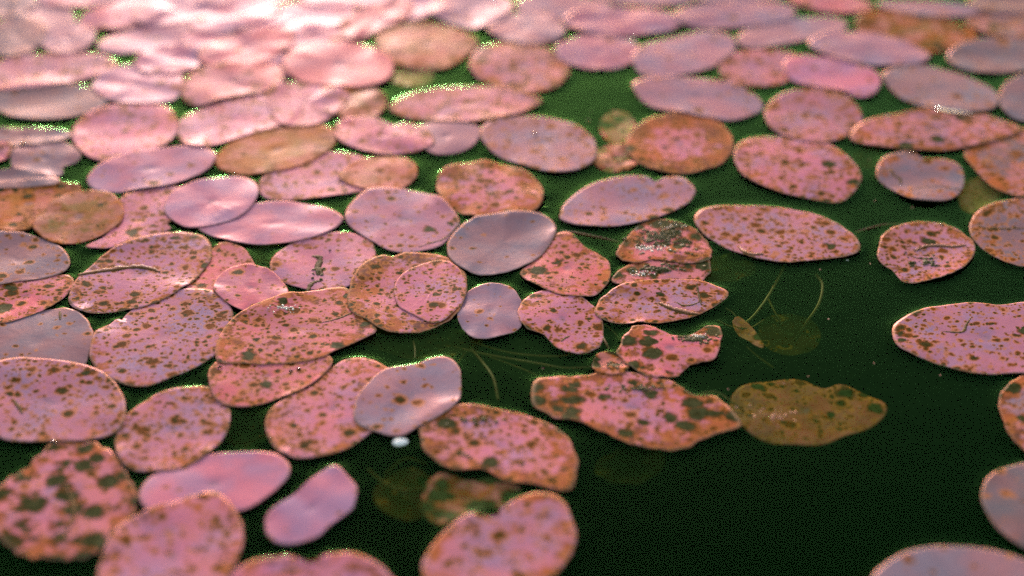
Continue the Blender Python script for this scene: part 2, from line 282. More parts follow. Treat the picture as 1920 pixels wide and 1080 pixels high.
 ('torn_pink', 0, 'P', (.34, .10, .22, .05), [(160,460),(195,445),(225,410),(230,370),(290,353),(340,350),(352,370),(340,400),(315,420),(320,430),(270,450),(205,468)], 'pink pad with a pointed torn corner, wedged behind an olive brown pad'),
 ('olive', 2, 'B', (.16, .25, .35, .06), [(62,430),(75,400),(110,370),(165,358),(210,365),(233,395),(225,420),(195,440),(150,455),(105,458)], 'olive brown oval pad on top of an orange streaked one'),
 ('olive_under', 1, 'O', (.30, .35, .80, .34), [(-30,370),(0,350),(60,343),(140,345),(152,360),(110,385),(75,415),(50,433),(0,435),(-30,420)], 'orange streaked dark brown pad under the olive brown one'),
 ('grey_strip', 2, 'G', (0, 0, .05, 0), [(-30,330),(10,320),(60,322),(110,337),(100,350),(20,355),(-30,356)], 'narrow grey pad lying against the orange streaked brown pad'),
 ('torn_grey', 0, 'G', (.05, 0, .10, .02), [(20,300),(25,280),(70,268),(130,270),(152,290),(145,303),(120,312),(118,325),(105,330),(60,325),(25,315)], 'grey pad with a tattered right end'),
 ('pink_brown_rim', 1, 'P', (.30, .10, .25, 0), [(133,255),(150,225),(190,203),(250,197),(310,200),(333,225),(330,255),(300,280),(250,300),(200,305),(155,290)], 'pink oval pad with tan specks and thin brown lower rim'),
 ('dull_strip', 0, 'G', (.05, 0, .1, 0), [(-30,245),(60,240),(120,245),(135,255),(100,268),(20,275),(-30,270)], 'dull narrow pad half awash beside the pink oval with brown rim'),
 ('pink_scrap', 1, 'P', (.2, .1, .3, 0), [(-30,268),(15,268),(22,285),(10,300),(-30,308)], 'small pink pad end beside the tattered grey pad'),
 ('far_grey_a', 0, 'G', (.06, 0, .06, 0), [(-20,190),(0,170),(60,160),(140,160),(205,172),(200,195),(160,215),(90,225),(20,220)], 'broad grey pad under a pinkish one with a dark gap'),
 ('far_pink_a', 1, 'M', (.18, .08, .15, 0), [(-30,150),(-10,120),(50,103),(130,100),(190,103),(218,118),(210,132),(150,152),(60,168),(-20,172)], 'broad pinkish grey pad with faint tan specks over a grey one'),
 ('far_a', 1, 'M', (.03, 0, .05, 0), [(172,165),(190,140),(240,122),(300,128),(340,140),(340,170),(320,190),(260,196),(205,190)], 'rounded mauve pink pad just beyond the pink oval with brown rim'),
 ('glare_a', 2, 'P', (.22, .12, .28, 0), [(333,250),(345,220),(400,198),(470,178),(520,180),(545,205),(530,235),(480,250),(420,268),(370,280),(340,270)], 'bright pink pad with a tan end lying against the orange brown pad'),
 ('glare_b', 3, 'R', (.14, .14, .32, 0), [(340,165),(360,140),(410,125),(480,120),(525,125),(530,150),(500,172),(430,185),(375,200),(345,190)], 'bright pink pad with orange lower edge in the glare'),
 ('glare_torn', 3, 'P', (.28, .18, .25, 0), [(500,172),(540,155),(620,160),(655,180),(640,205),(600,232),(545,238),(515,225)], 'glaring pale pink pad with brown marks and a shining front edge'),
 ('glare_tan', 1, 'T', (.22, .25, .6, 0), el(668,193,58,31), 'tan pink pad beside the glaring pale pink pad'),
 ('glare_big', 4, 'R', (.03, .10, .12, 0), [(530,120),(550,95),(600,82),(680,85),(725,105),(738,125),(730,150),(690,165),(640,165),(570,155),(540,140)], 'large bright pink pad with a thick rounded front rim in the glare'),
 ('orange_far', 1, 'T', (.14, .38, .60, 0), [(705,80),(715,55),(760,45),(830,48),(890,70),(893,90),(870,110),(830,130),(775,128),(730,115)], 'orange pink mottled pad with a wavy bright surface'),
 ('brown_top', 0, 'M', (.34, .22, .55, .12), [(880,130),(890,100),(930,82),(990,83),(1045,100),(1070,130),(1060,150),(1030,170),(980,172),(920,160)], 'mauve pad with a brown upper margin and dark hole, beside open green water'),
 ('pink_oval', 1, 'P', (.36, .22, .40, .06), [(728,205),(750,185),(800,170),(870,163),(950,165),(1005,180),(1015,192),(985,210),(930,225),(850,230),(770,222)], 'long pink oval pad with orange upper rim, pointed at both ends'),
 ('pink_wavy', 2, 'P', (.26, .12, .28, 0), [(628,245),(640,225),(700,222),(735,236),(760,232),(800,245),(815,270),(780,285),(720,290),(670,280),(635,265)], 'pink pad with wavy far rim overlapping a small plain mauve one'),
 ('small_mauve', 0, 'L', (0, 0, .05, 0), [(770,245),(800,232),(860,232),(900,240),(895,265),(870,282),(820,290),(790,275)], 'small plain mauve pad under the wavy pink one'),
 ('far_round', 0, 'M', (.05, 0, .08, 0), el(1122,98,82,33), 'plain pink oval pad at the far edge of the open green water'),
 ('far_tilt', 1, 'L', (.05, 0, .12, 0), [(1185,115),(1200,90),(1250,72),(1320,60),(1370,70),(1378,95),(1340,125),(1280,140),(1210,145)], 'tilted mauve pad with a slightly browned left rim'),
 ('far_long', 2, 'L', (.08, 0, .12, 0), [(1187,165),(1200,150),(1260,144),(1330,148),(1390,165),(1425,185),(1430,205),(1400,220),(1360,227),(1290,215),(1220,200)], 'long mauve pad reaching into the open green water'),
 ('far_spotted', 1, 'M', (.42, .05, .25, .05), [(1433,215),(1445,190),(1480,172),(1530,168),(1580,178),(1612,205),(1615,230),(1590,255),(1540,270),(1480,260),(1445,240)], 'roundish mauve pad with brown blots near the pink two lobed pad'),
 ('far_brown', 0, 'M', (.22, .25, .38, 0), [(1348,130),(1360,108),(1400,95),(1460,93),(1500,105),(1510,125),(1470,155),(1410,163),(1365,155)], 'pink mauve pad mottled with brown under the two lobed pad'),
 ('two_lobe', 2, 'P', (.08, .04, .15, 0), [(1468,125),(1480,110),(1520,105),(1580,112),(1640,135),(1652,155),(1640,178),(1610,183),(1580,172),(1520,163),(1480,150)], 'pink two lobed pad with a small notch in its near rim'),
 ('far_wide', 2, 'G', (.06, 0, .06, 0), [(1655,150),(1665,132),(1720,122),(1790,135),(1850,160),(1873,185),(1860,205),(1810,212),(1750,205),(1690,185)], 'wide grey mauve pad with a glinting wet front rim'),
 ('far_rusty', 1, 'M', (.48, .25, .45, .14), [(1593,255),(1620,230),(1680,215),(1760,205),(1830,208),(1880,225),(1915,245),(1880,262),(1830,275),(1760,285),(1680,280),(1610,270)], 'long rusty mauve pad under the grey one with a glinting rim'),
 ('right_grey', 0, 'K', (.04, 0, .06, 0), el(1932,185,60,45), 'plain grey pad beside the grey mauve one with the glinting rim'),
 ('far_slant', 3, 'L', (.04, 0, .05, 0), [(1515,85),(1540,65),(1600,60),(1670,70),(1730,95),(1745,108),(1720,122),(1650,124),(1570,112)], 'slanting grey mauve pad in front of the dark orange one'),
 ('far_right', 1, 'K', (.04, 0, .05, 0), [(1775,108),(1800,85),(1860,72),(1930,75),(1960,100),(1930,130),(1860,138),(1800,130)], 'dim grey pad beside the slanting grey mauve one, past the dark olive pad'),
 ('far_orange', 0, 'B', (.1, .5, .7, .25), [(1602,45),(1620,25),(1680,22),(1760,32),(1820,55),(1830,75),(1790,92),(1740,98),(1680,82),(1620,65)], 'dark olive pad with an orange middle, half sunk in the far mat'),
 ('far_b', 2, 'L', (.02, 0, .05, 0), [(1380,75),(1410,50),(1480,35),(1560,33),(1590,45),(1570,62),(1510,75),(1440,88),(1395,90)], 'plain mauve pad lying between the tilted mauve pad and the small rosy one'),
 ('far_c', 3, 'L', (.02, 0, .05, 0), [(1260,30),(1300,12),(1370,6),(1450,5),(1492,18),(1480,38),(1420,50),(1330,55),(1280,48)], 'long plain mauve pad overlapping the mauve one behind the tilted pad'),
 ('far_d', 2, 'M', (.03, 0, .05, 0), [(1055,45),(1080,25),(1150,15),(1230,20),(1280,40),(1260,58),(1190,67),(1110,65)], 'plain mauve pad overlapping the pink oval at the far edge of open water'),
 ('far_e', 2, 'L', (.03, 0, .06, 0), el(985,55,76,29,5), 'plain mauve pad behind the brown margined pad with a dark hole'),
 ('far_f', 3, 'L', (.03, 0, .05, 0), [(800,20),(840,-8),(930,-12),(962,10),(940,40),(890,55),(830,40)], 'plain mauve pad with a droplet, behind the orange pink mottled pad'),
 ('far_g', 1, 'L', (.02, 0, .05, 0), el(1058,14,92,24,2), 'wide plain mauve pad behind the one that overlaps the far pink oval'),
 ('far_h', 0, 'M', (.02, 0, .05, 0), el(775,12,60,26,-8), 'pale pink pad between the bright slanting pad and the droplet pad'),
 ('far_i', 2, 'R', (.05, .1, .2, 0), [(635,62),(660,25),(720,5),(765,5),(772,28),(720,55),(660,78)], 'bright pink slanting pad touching the orange pink mottled pad'),
 ('far_j', 1, 'P', (.03, .05, .1, 0), el(560,36,108,33,-9), FAR_P),
 ('far_k', 2, 'R', (.06, .12, .2, 0), el(462,92,92,32,-12), FAR_P),
 ('far_l', 0, 'P', (.05, .1, .15, 0), el(590,75,70,26,-6), FAR_P),
 ('far_m', 0, 'M', (.03, .05, .1, 0), el(280,72,100,24,-10), FAR_P),
 ('far_n', 1, 'P', (.05, .14, .2, 0), el(222,33,76,23,-6), 'pink pad with peach patches behind a plain mauve pink one'),
 ('far_o', 1, 'L', (.02, 0, .05, 0), el(127,73,53,29,-5), 'small oval mauve pad wedged beside a roundish grey one in the far mat'),
 ('far_p', 2, 'G', (.02, 0, .05, 0), el(32,68,58,38,-15), 'roundish grey pad beside the small oval mauve one in the far mat'),
 ('far_q', 0, 'L', (.03, 0, .05, 0), el(85,25,58,27,15), 'mauve pad behind the roundish grey and the small oval mauve ones'),
 ('far_r', 2, 'M', (.02, 0, .05, 0), el(340,20,92,25,-12), FAR_P),
 ('far_s', 1, 'M', (.04, .05, .12, 0), el(325,112,74,27,-8), 'pale pink pad tucked behind the rounded mauve pink one'),
 ('far_t', 3, 'P', (.02, .04, .1, 0), el(440,34,88,27,-12), FAR_P),
 ('far_u', 1, 'R', (.08, .1, .2, 0), el(1558,5,80,19,6), 'small rosy pad beyond the dark olive one'),
 ('far_v', 2, 'L', (.03, 0, .05, 0), el(1742,16,98,15,4), 'thin mauve pad just beyond the dark olive pad with an orange middle'),
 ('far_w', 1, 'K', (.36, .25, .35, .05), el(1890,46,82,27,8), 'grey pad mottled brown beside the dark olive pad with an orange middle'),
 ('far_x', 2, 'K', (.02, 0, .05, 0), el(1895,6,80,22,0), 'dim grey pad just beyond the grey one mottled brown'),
 ('far_y', 2, 'L', (.02, 0, .05, 0), el(1205,-6,95,17,3), FAR_G),
 ('far_z', 1, 'L', (.02, 0, .05, 0), el(1390,-12,100,16,-2), FAR_G),
 ('far_aa', 1, 'P', (.02, 0, .05, 0), el(655,-6,95,20,-4), FAR_P),
 ('far_ab', 1, 'P', (.02, 0, .05, 0), el(480,-10,95,19,-6), FAR_P),
 ('far_ac', 1, 'M', (.02, 0, .05, 0), el(150,-6,80,20,-4), FAR_G),
 ('far_ad', 0, 'G', (.02, 0, .05, 0), el(15,8,55,24,-6), FAR_G),
 ('far_ae', 0, 'M', (.02, 0, .05, 0), el(290,-8,80,20,-8), FAR_G),
 ('far_af', 0, 'P', (.03, .05, .1, 0), el(420,66,80,24,-10), FAR_P),
 ('far_ag', 0, 'P', (.03, .05, .1, 0), el(500,128,70,25,-8), FAR_P),
 # open-water side
 ('right_spotted', 1, 'M', (.42, .04, .16, .10), [(1673,625),(1685,600),(1740,578),(1810,571),(1870,575),(1930,572),(2000,600),(2010,660),(1960,700),(1890,702),(1820,700),(1770,685),(1710,665),(1680,645)], 'mauve spotted pad with a dark hook shaped mark, out in open water'),
 ('right_ring', 0, 'L', (.40, .25, .60, .25), [(1872,760),(1880,735),(1910,710),(1960,695),(2020,740),(2020,830),(1950,860),(1905,830),(1885,800)], 'brown ringed mauve pad next to the pad with the hook mark'),
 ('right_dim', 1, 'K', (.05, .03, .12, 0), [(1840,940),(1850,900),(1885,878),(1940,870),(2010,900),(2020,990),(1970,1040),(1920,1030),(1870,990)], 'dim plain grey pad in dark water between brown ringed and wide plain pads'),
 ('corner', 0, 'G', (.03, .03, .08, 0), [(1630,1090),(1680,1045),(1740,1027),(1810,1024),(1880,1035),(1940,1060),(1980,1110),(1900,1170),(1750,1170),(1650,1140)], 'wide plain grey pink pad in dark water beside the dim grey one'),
 ('rot_wide', 1, 'P', (.40, .20, .70, .62), [(992,740),(1010,710),(1050,705),(1100,705),(1150,695),(1230,708),(1270,720),(1300,742),(1340,745),(1380,780),(1385,800),(1340,815),(1290,838),(1250,843),(1190,835),(1130,810),(1080,790),(1040,785),(1005,765)], 'big ragged pink pad with black rotted holes and orange ends'),
 ('ragged_pink', 2, 'R', (.25, .15, .45, .62), [(1163,645),(1185,617),(1215,611),(1240,622),(1265,632),(1295,630),(1330,609),(1352,618),(1350,650),(1340,675),(1295,687),(1270,705),(1225,710),(1185,692),(1160,670)], 'ragged salmon pad with large dark green blots touching the big ragged one'),
 ('scrap', 1, 'T', (.20, .35, .60, .45), [(1110,690),(1118,668),(1140,660),(1168,668),(1180,690),(1160,704),(1125,702)], 'small orange scrap of pad beside the ragged salmon pad'),
]
# sunken leaves: (depth in m, tone, cfg, outline, label)
SUNK = [
 (.007, 'S', (.50, .10, .10, .18), [(1365,770),(1375,740),(1420,720),(1500,718),(1545,732),(1580,728),(1640,750),(1665,770),(1650,795),(1600,820),(1540,840),(1470,842),(1410,825),(1380,795)], 'brown spotted leaf drowned just under the water beside the big ragged pad'),
 (.022, 'D', (.05, 0, 0, .15), el(1480,632,62,42,8), 'faint greenish leaf deep under water where two thin stems end'),
 (.007, 'S', (.3, .4, .4, .4), [(1372,612),(1385,600),(1405,612),(1425,640),(1432,658),(1415,655),(1395,640),(1380,628)], 'thin strip of drowned pink leaf beside the ragged salmon pad'),
 (.004, 'S', (.1, .5, .5, .95), [(790,960),(800,915),(835,893),(880,905),(930,905),(975,925),(950,955),(900,965),(860,985),(815,990)], 'drowned leaf in broken orange scraps under the wide pink rusty pad'),
 (.002, 'T', (.2, .4, .5, .5), el(1158,243,34,32), 'pale algae covered drowned leaf beside the round brown margined pad'),
 (.002, 'T', (.2, .45, .6, .3), el(1155,302,46,26), 'salmon orange drowned leaf between the lavender and brown margined pads'),
 (.008, 'T', (.2, .4, .5, .4), el(1840,378,46,38,20), 'brown drowned leaf in the gap between the wrinkled grey and browned grey pads'),
 (.003, 'T', (.0, .2, .4, 0), el(768,147,46,20), 'smooth tan drowned leaf beneath the large bright pink pad'),
 (.012, 'D', (.05, 0, 0, .15), el(485,478,55,24), 'murky olive drowned leaf showing between pink pads'),
 (.016, 'D', (.05, 0, 0, .15), el(790,645,120,34,4), 'dim olive drowned leaf beside the twin stuck pads'),
 (.018, 'D', (.05, 0, 0, .15), el(470,805,60,45), 'dim olive drowned leaf beside the folded pink pad'),
 (.014, 'D', (.05, 0, 0, .15), el(760,935,62,50), 'dim brown drowned leaf beside the broken orange scraps'),
 (.016, 'D', (.05, 0, 0, .15), el(1355,510,65,26), 'dim green brown drowned leaf beyond the end of the torn oval'),
 (.024, 'D', (.05, 0, 0, .15), el(1180,880,70,36,-10), 'barely visible olive leaf deep under the big ragged pad'),
 (.010, 'D', (.05, 0, 0, .15), el(1625,300,34,20), 'dim olive drowned leaf between the wrinkled grey pad and green blotched one'),
]

# ------------------------------------------------------------------ leaf geometry
def spline(pts, n):
    """closed Catmull-Rom through pts, n points evenly spaced along it"""
    P = np.array(pts, float); k = len(P); out = []
    for i in range(k):
        p0, p1, p2, p3 = P[i - 1], P[i], P[(i + 1) % k], P[(i + 2) % k]
        for t in np.linspace(0, 1, 12, endpoint=False):
            out.append(.5 * (2 * p1 + (p2 - p0) * t + (2 * p0 - 5 * p1 + 4 * p2 - p3) * t * t + (3 * p1 - p0 - 3 * p2 + p3) * t ** 3))
    out = np.array(out); seg = np.linalg.norm(np.roll(out, -1, 0) - out, axis=1)
    cum = np.concatenate([[0], np.cumsum(seg)]); L = cum[-1]; cl = np.vstack([out, out[:1]])
    u = np.linspace(0, L, n, endpoint=False)
    return np.stack([np.interp(u, cum, cl[:, j]) for j in range(2)], 1)

def inside(q, poly):
    x, y = q[:, 0], q[:, 1]; r = np.zeros(len(q), bool)
    a = poly; b = np.roll(poly, -1, 0)
    for (x1, y1), (x2, y2) in zip(a, b):
        c = ((y1 > y) != (y2 > y))
        if c.any():
            r ^= c & (x < (x2 - x1) * (y - y1) / (y2 - y1 + 1e-15) + x1)
    return r

NS = 96
RINGS = [.08, .2, .32, .44, .56, .67, .77, .86, .93, .972, .985]
THICK = .0004
placed = []     # (outline, grown outline, bbox, verts xy, verts z, object, centre)

def build_leaf(name, level, tone, cfg, pts, label, depth=None, seed=0):
    rng = np.random.default_rng(seed + 11)
    out = np.array([at(x, y, .001 if depth is None else 0.0)[:2] for x, y in spline(pts, NS)])
    if depth is not None:      # seen through the surface without bending: shift along the sight line to its depth
        cc_ = out.mean(0); sh = np.array([cc_[0], cc_[1]]) / CAM_H * depth; out = out + sh
    c = out.mean(0); rel = out - c
    th = np.linspace(0, 2 * math.pi, NS, endpoint=False)
    wob = sum(rng.normal(0, a) * np.cos(k * th + rng.uniform(0, 6.3)) for k, a in ((3, .004), (5, .004), (8, .004), (13, .003), (21, .003)))
    rag = .25 * cfg[3] + .06 * cfg[2]
    wob += sum(rng.normal(0, .035 * rag) * np.cos(k * th + 2 * np.sin(th * 2 + k) + rng.uniform(0, 6.3)) for k in (9, 13, 17, 22, 28))
    rel = rel * (1 + wob)[:, None]
    rad = np.linalg.norm(rel, axis=1).mean()
    sm = rel.copy()
    for _ in range(160): sm = (np.roll(sm, 1, 0) + 2 * sm + np.roll(sm, -1, 0)) / 4     # a soft copy of the outline for the inner rings
    xy = np.concatenate([c + s * (sm * (1 - s ** 6) + rel * s ** 6) for s in RINGS]).reshape(len(RINGS), NS, 2)
    S = np.array(RINGS)[:, None] * np.ones(NS)[None]
    # rest shape: a shallow dish or dome with soft waves
    ax = rng.uniform(0, math.pi); fold = rng.normal(0, .00045)
    lx = (xy[..., 0] - c[0]) / rad; ly = (xy[..., 1] - c[1]) / rad
    z = rng.normal(.0001, .00035) * S ** 2 + fold * (lx * math.cos(ax) + ly * math.sin(ax)) ** 2
    for _ in range(4):
        k = rng.normal(0, 2.6, 2); z += rng.normal(0, .00019) * np.cos(lx * k[0] + ly * k[1] + rng.uniform(0, 6.3))
    z += rng.normal(0, .0003) * S ** 3 * np.cos(2 * th + rng.uniform(0, 6.3)) + rng.normal(0, .0003) * S ** 4 * np.cos(3 * th + rng.uniform(0, 6.3)) + rng.normal(0, .0003) * S ** 6 * np.cos(7 * th + rng.uniform(0, 6.3))
    z -= .0006 * np.exp(-(S / .12) ** 2)
    z = z - z[-1].min() * .8 - .2 * z.min() + .0007
    if depth is None:
        z = np.maximum(z, .0006)
        req = np.full(z.shape, -1.0); q = xy.reshape(-1, 2)
        lo, hi = q.min(0), q.max(0)
        for pl in placed:
            if (pl['lo'] > hi).any() or (pl['hi'] < lo).any(): continue
            m = inside(q, pl['grown'])
            if not m.any(): continue
            qi = q[m]; d2 = ((qi[:, None, :] - pl['xy'][None]) ** 2).sum(2)
            near = np.argpartition(d2, 5, axis=1)[:, :5]
            hz = pl['z'][near].max(1) + THICK + .0002
            rr = req.reshape(-1); rr[m] = np.maximum(rr[m], hz)
        lift = np.maximum(req - z, 0)
        if lift.max() > 0:
            l0 = lift.copy()
            for _ in range(60):
                up = np.vstack([lift[:1].mean(1, keepdims=True) * np.ones((1, NS)), lift[:-1]]); dn = np.vstack([lift[1:], lift[-1:]])
                av = (up + dn + np.roll(lift, 1, 1) + np.roll(lift, -1, 1)) / 4
                lift = np.maximum(l0, av * .985)
            z = z + lift
    else:
        z = z * 1.5 - depth
    # vertices: centre, rings, rim, underside
    zc = z[0].mean()
    V = [(c[0], c[1], zc)]; sv = [0.0]; pv = [(0, 0, 0)]
    for i, s in enumerate(RINGS):
        for j in range(NS):
            V.append((xy[i, j, 0], xy[i, j, 1], z[i, j])); sv.append(s); pv.append((math.cos(th[j]) * 2, math.sin(th[j]) * 2, s * .5))
    o_xy = c + rel
    for j in range(NS): V.append((o_xy[j, 0], o_xy[j, 1], z[-1, j] - THICK * .35)); sv.append(1.0); pv.append((math.cos(th[j]) * 2, math.sin(th[j]) * 2, .5))
    b_xy = c + rel * .985
    for j in range(NS): V.append((b_xy[j, 0], b_xy[j, 1], z[-1, j] - THICK)); sv.append(1.0); pv.append((math.cos(th[j]) * 2, math.sin(th[j]) * 2, .5))
    for i in (6, 3):
        for j in range(NS): V.append((xy[i, j, 0], xy[i, j, 1], z[i, j] - THICK)); sv.append(.5); pv.append((0, 0, 0))
    V.append((c[0], c[1], zc - THICK)); sv.append(0.0); pv.append((0, 0, 0))
    nr = len(RINGS) + 4; F = []
    for j in range(NS):
        k = (j + 1) % NS; F.append((0, 1 + j, 1 + k))
        for i in range(nr - 1):
            a = 1 + i * NS; F.append((a + j, a + NS + j, a + NS + k, a + k))
        a = 1 + (nr - 1) * NS; F.append((a + j, len(V) - 1, a + k))
    # orient upward
    a_, b_, c_ = (np.array(V[i]) for i in F[0])
    if np.cross(b_ - a_, c_ - a_)[2] < 0: F = [f[::-1] for f in F]
    base = np.array([c[0], c[1], 0.0 if depth is None else -depth])
    V = [tuple(np.array(v) - base) for v in V]
    o = mesh_obj('lily_pad' if depth is None else 'sunken_leaf', V, F, M_LEAF); o.location = base
    me = o.data; n = len(V)
    off = rng.uniform(-3, 3, 3)
    va = np.array(V)
    A = me.attributes.new('lp', 'FLOAT_VECTOR', 'POINT'); lpv = va.copy(); lpv[:, 2] = 0; A.data.foreach_set('vector', (lpv + off).ravel())
    A = me.attributes.new('polar', 'FLOAT_VECTOR', 'POINT'); A.data.foreach_set('vector', (np.array(pv) + off).ravel())
    A = me.attributes.new('s', 'FLOAT', 'POINT'); A.data.foreach_set('value', np.array(sv, float))
    t = np.array(TONE[tone]) * rng.uniform(.92, 1.08) * rng.uniform(.96, 1.04, 3)
    A = me.attributes.new('base', 'FLOAT_COLOR', 'POINT'); A.data.foreach_set('color', np.tile([*t, (.12 if tone in 'OBSD' else .5 if tone == 'T' else 1.0)], n))
    A = me.attributes.new('cfg', 'FLOAT_COLOR', 'POINT'); A.data.foreach_set('color', np.tile([float(x) for x in cfg], n))
    tag(o, label, 'lily pad' if depth is None else 'sunken leaf', 'lily pads floating on the pond' if depth is None else 'drowned leaves under the water')
    top = np.array([(v[0], v[1]) for v in (np.array(V) + base)[1:1 + len(RINGS) * NS]])
    rec = dict(outline=o_xy, grown=c + rel * (1 + .0035 / rad), lo=o_xy.min(0) - .004, hi=o_xy.max(0) + .004, xy=top, z=z.reshape(-1), rimz=z[-1], obj=o, c=c, rad=rad, base=base)
    return rec

BY = {}
for i, (key, lev, tone, cfg, pts, label) in sorted(enumerate(LEAVES), key=lambda e: e[1][1]):
    rec = build_leaf(key, lev, tone, cfg, pts, label, None, 100 + i)
    placed.append(rec); BY[key] = rec
for i, (depth, tone, cfg, pts, label) in enumerate(SUNK):
    BY['sunk%d' % i] = build_leaf('', 0, tone, cfg, pts, label, depth, 900 + i)

def top_z(q, rec=None):
    """height of the uppermost leaf (or of one leaf) over each point, water level elsewhere"""
    q = np.atleast_2d(np.array(q, float)); h = np.zeros(len(q))
    for pl in ([rec] if rec else placed):
        m = inside(q, pl['outline']) if rec is None else np.ones(len(q), bool)
        if m.any():
            d2 = ((q[m][:, None, :] - pl['xy'][None]) ** 2).sum(2); idx = np.argpartition(d2, 4, 1)[:, :4]
            wgt = 1 / (np.take_along_axis(d2, idx, 1) + 1e-9); zz = (pl['z'][idx] * wgt).sum(1) / wgt.sum(1)
            h[m] = np.maximum(h[m], zz)
    return h

# ------------------------------------------------------------------ pond: bed and water with its meniscus
B = 60.0
bed = mesh_obj('pond_bed', [(-B, -B, -.13), (B, -B, -.13), (B, B, -.13), (-B, B, -.13)], [(0, 1, 2, 3)], M_BED, smooth=False); tag(bed, kind='structure')
ys = [.66]
while ys[-1] < 1.72: ys.append(ys[-1] + .0013 * (ys[-1] / .98) ** 1.2)
ys = np.array(ys); xs = np.arange(-.56, .56, .0013)
X, Y = np.meshgrid(xs, ys); H = np.zeros(X.shape)
dist = np.full(X.shape, 9.0); ins = np.zeros(X.shape, bool)
for pl in placed:
    i0, i1 = np.searchsorted(ys, [pl['lo'][1] - .006, pl['hi'][1] + .006]); j0, j1 = np.searchsorted(xs, [pl['lo'][0] - .006, pl['hi'][0] + .006])
    if i1 <= i0 or j1 <= j0: continue
    q = np.stack([X[i0:i1, j0:j1].ravel(), Y[i0:i1, j0:j1].ravel()], 1)
    ds = pl['outline']; ds2 = (ds + np.roll(ds, -1, 0)) / 2; rz = pl['rimz']
    allp = np.vstack([ds, ds2]); allz = np.concatenate([rz, rz])
    d2 = ((q[:, None, :] - allp[None]) ** 2).sum(2); k = d2.argmin(1); d = np.sqrt(d2[np.arange(len(q)), k])
    hz = np.clip(allz[k] - .0001, .0004, .0009) * np.exp(-d / .0030) * (allz[k] < .0032)
    m = inside(q, pl['outline'])
    hz = np.where(m, hz * np.exp(-d / .0015) - .0001 * (d > .0026), hz)
    H[i0:i1, j0:j1] = np.maximum(H[i0:i1, j0:j1], hz.reshape(i1 - i0, j1 - j0))
    ins[i0:i1, j0:j1] |= m.reshape(i1 - i0, j1 - j0)
H[0] = H[-1] = 0; H[:, 0] = H[:, -1] = 0
ny, nx = X.shape
V = np.stack([X.ravel(), Y.ravel(), H.ravel()], 1)
idx = np.arange(nx * ny).reshape(ny, nx)
F = np.stack([idx[:-1, :-1], idx[:-1, 1:], idx[1:, 1:], idx[1:, :-1]], -1).reshape(-1, 4)
x0, x1, y0, y1 = xs[0], xs[-1], ys[0], ys[-1]
ov = np.array([(-B, -B, 0), (B, -B, 0), (B, B, 0), (-B, B, 0)], float); n0 = len(V); V = np.vstack([V, ov])
cn = [idx[0, 0], idx[0, -1], idx[-1, -1], idx[-1, 0]]
F = np.vstack([F, [(n0, n0 + 1, cn[1], cn[0]), (n0 + 1, n0 + 2, cn[2], cn[1]), (n0 + 2, n0 + 3, cn[3], cn[2]), (n0 + 3, n0, cn[0], cn[3])]])
me = bpy.data.meshes.new('water')
me.vertices.add(len(V)); me.vertices.foreach_set('co', V.ravel())
me.loops.add(F.size); me.loops.foreach_set('vertex_index', F.ravel().astype(np.int32))
me.polygons.add(len(F)); me.polygons.foreach_set('loop_start', np.arange(0, F.size, 4, dtype=np.int32))
me.polygons.foreach_set('use_smooth', np.ones(len(F), bool))
me.materials.append(M_WATER); me.update(calc_edges=True)
water = bpy.data.objects.new('water', me); C.objects.link(water); tag(water, kind='structure')

# ------------------------------------------------------------------ marks torn into the leaves (parts)
def tube(pts, rads, sides=6):
    P = np.array(pts, float); n = len(P); V = []; F = []
    for i in range(n):
        t = P[min(i + 1, n - 1)] - P[max(i - 1, 0)]; t /= np.linalg.norm(t) + 1e-12
        a = np.cross(t, [0, 0, 1]); a /= np.linalg.norm(a) + 1e-9; b = np.cross(a, t)
        for k in range(sides):
            f = 2 * math.pi * k / sides; V.append(P[i] + rads[i] * (a * math.cos(f) + b * math.sin(f)))
    for i in range(n - 1):
        for k in range(sides):
            l = (k + 1) % sides; F.append((i * sides + k, i * sides + l, (i + 1) * sides + l, (i + 1) * sides + k))
    F.append(tuple(range(sides))[::-1]); F.append(tuple((n - 1) * sides + k for k in range(sides)))
    return V, F

def open_spline(pts, n=24):
    P = np.array(pts, float); P = np.vstack([2 * P[0] - P[1], P, 2 * P[-1] - P[-2]]); out = []
    for i in range(1, len(P) - 2):
        p0, p1, p2, p3 = P[i - 1], P[i], P[i + 1], P[i + 2]
        for t in np.linspace(0, 1, n // (len(P) - 3) + 2, endpoint=False):
            out.append(.5 * (2 * p1 + (p2 - p0) * t + (2 * p0 - 5 * p1 + 4 * p2 - p3) * t * t + (3 * p1 - p0 - 3 * p2 + p3) * t ** 3))
    out.append(P[-2]); return np.array(out)

def crack(key, pts, wid, name='crack', lip=0):
    """a thin torn ridge lying in the skin of one leaf"""
    rec = BY[key]; rng = np.random.default_rng(len(pts) * 7 + int(pts[0][0]))
    q = np.array([at(x, y, .0015)[:2] for x, y in open_spline(pts)])
    z = top_z(q, rec); n = len(q); wj = wid * (np.sin(np.linspace(.12, math.pi - .12, n)) ** .5) * rng.uniform(.6, 1.3, n)
    P = np.stack([q[:, 0], q[:, 1], z + .00003], 1) - rec['base']
    V, F = tube(P, np.maximum(wj, .0002)); V = np.array(V); zr = np.repeat(P[:, 2], 6); V[:, 2] = zr + (V[:, 2] - zr) * .22
    o = mesh_obj(name, V, F, M_CRACK, rec['obj'])
    if lip:                                  # the raised torn edge behind it
        P2 = P + np.array([0, 1, 0]) * (wj * lip)[:, None]; P2[:, 2] = P[:, 2] + .0002
        V, F = tube(P2, np.maximum(wj * .8, .0002)); V = np.array(V); zr = np.repeat(P2[:, 2], 6); V[:, 2] = zr + (V[:, 2] - zr) * .7
        mesh_obj('torn_lip', V, F, M_LIP, rec['obj'])
    return o
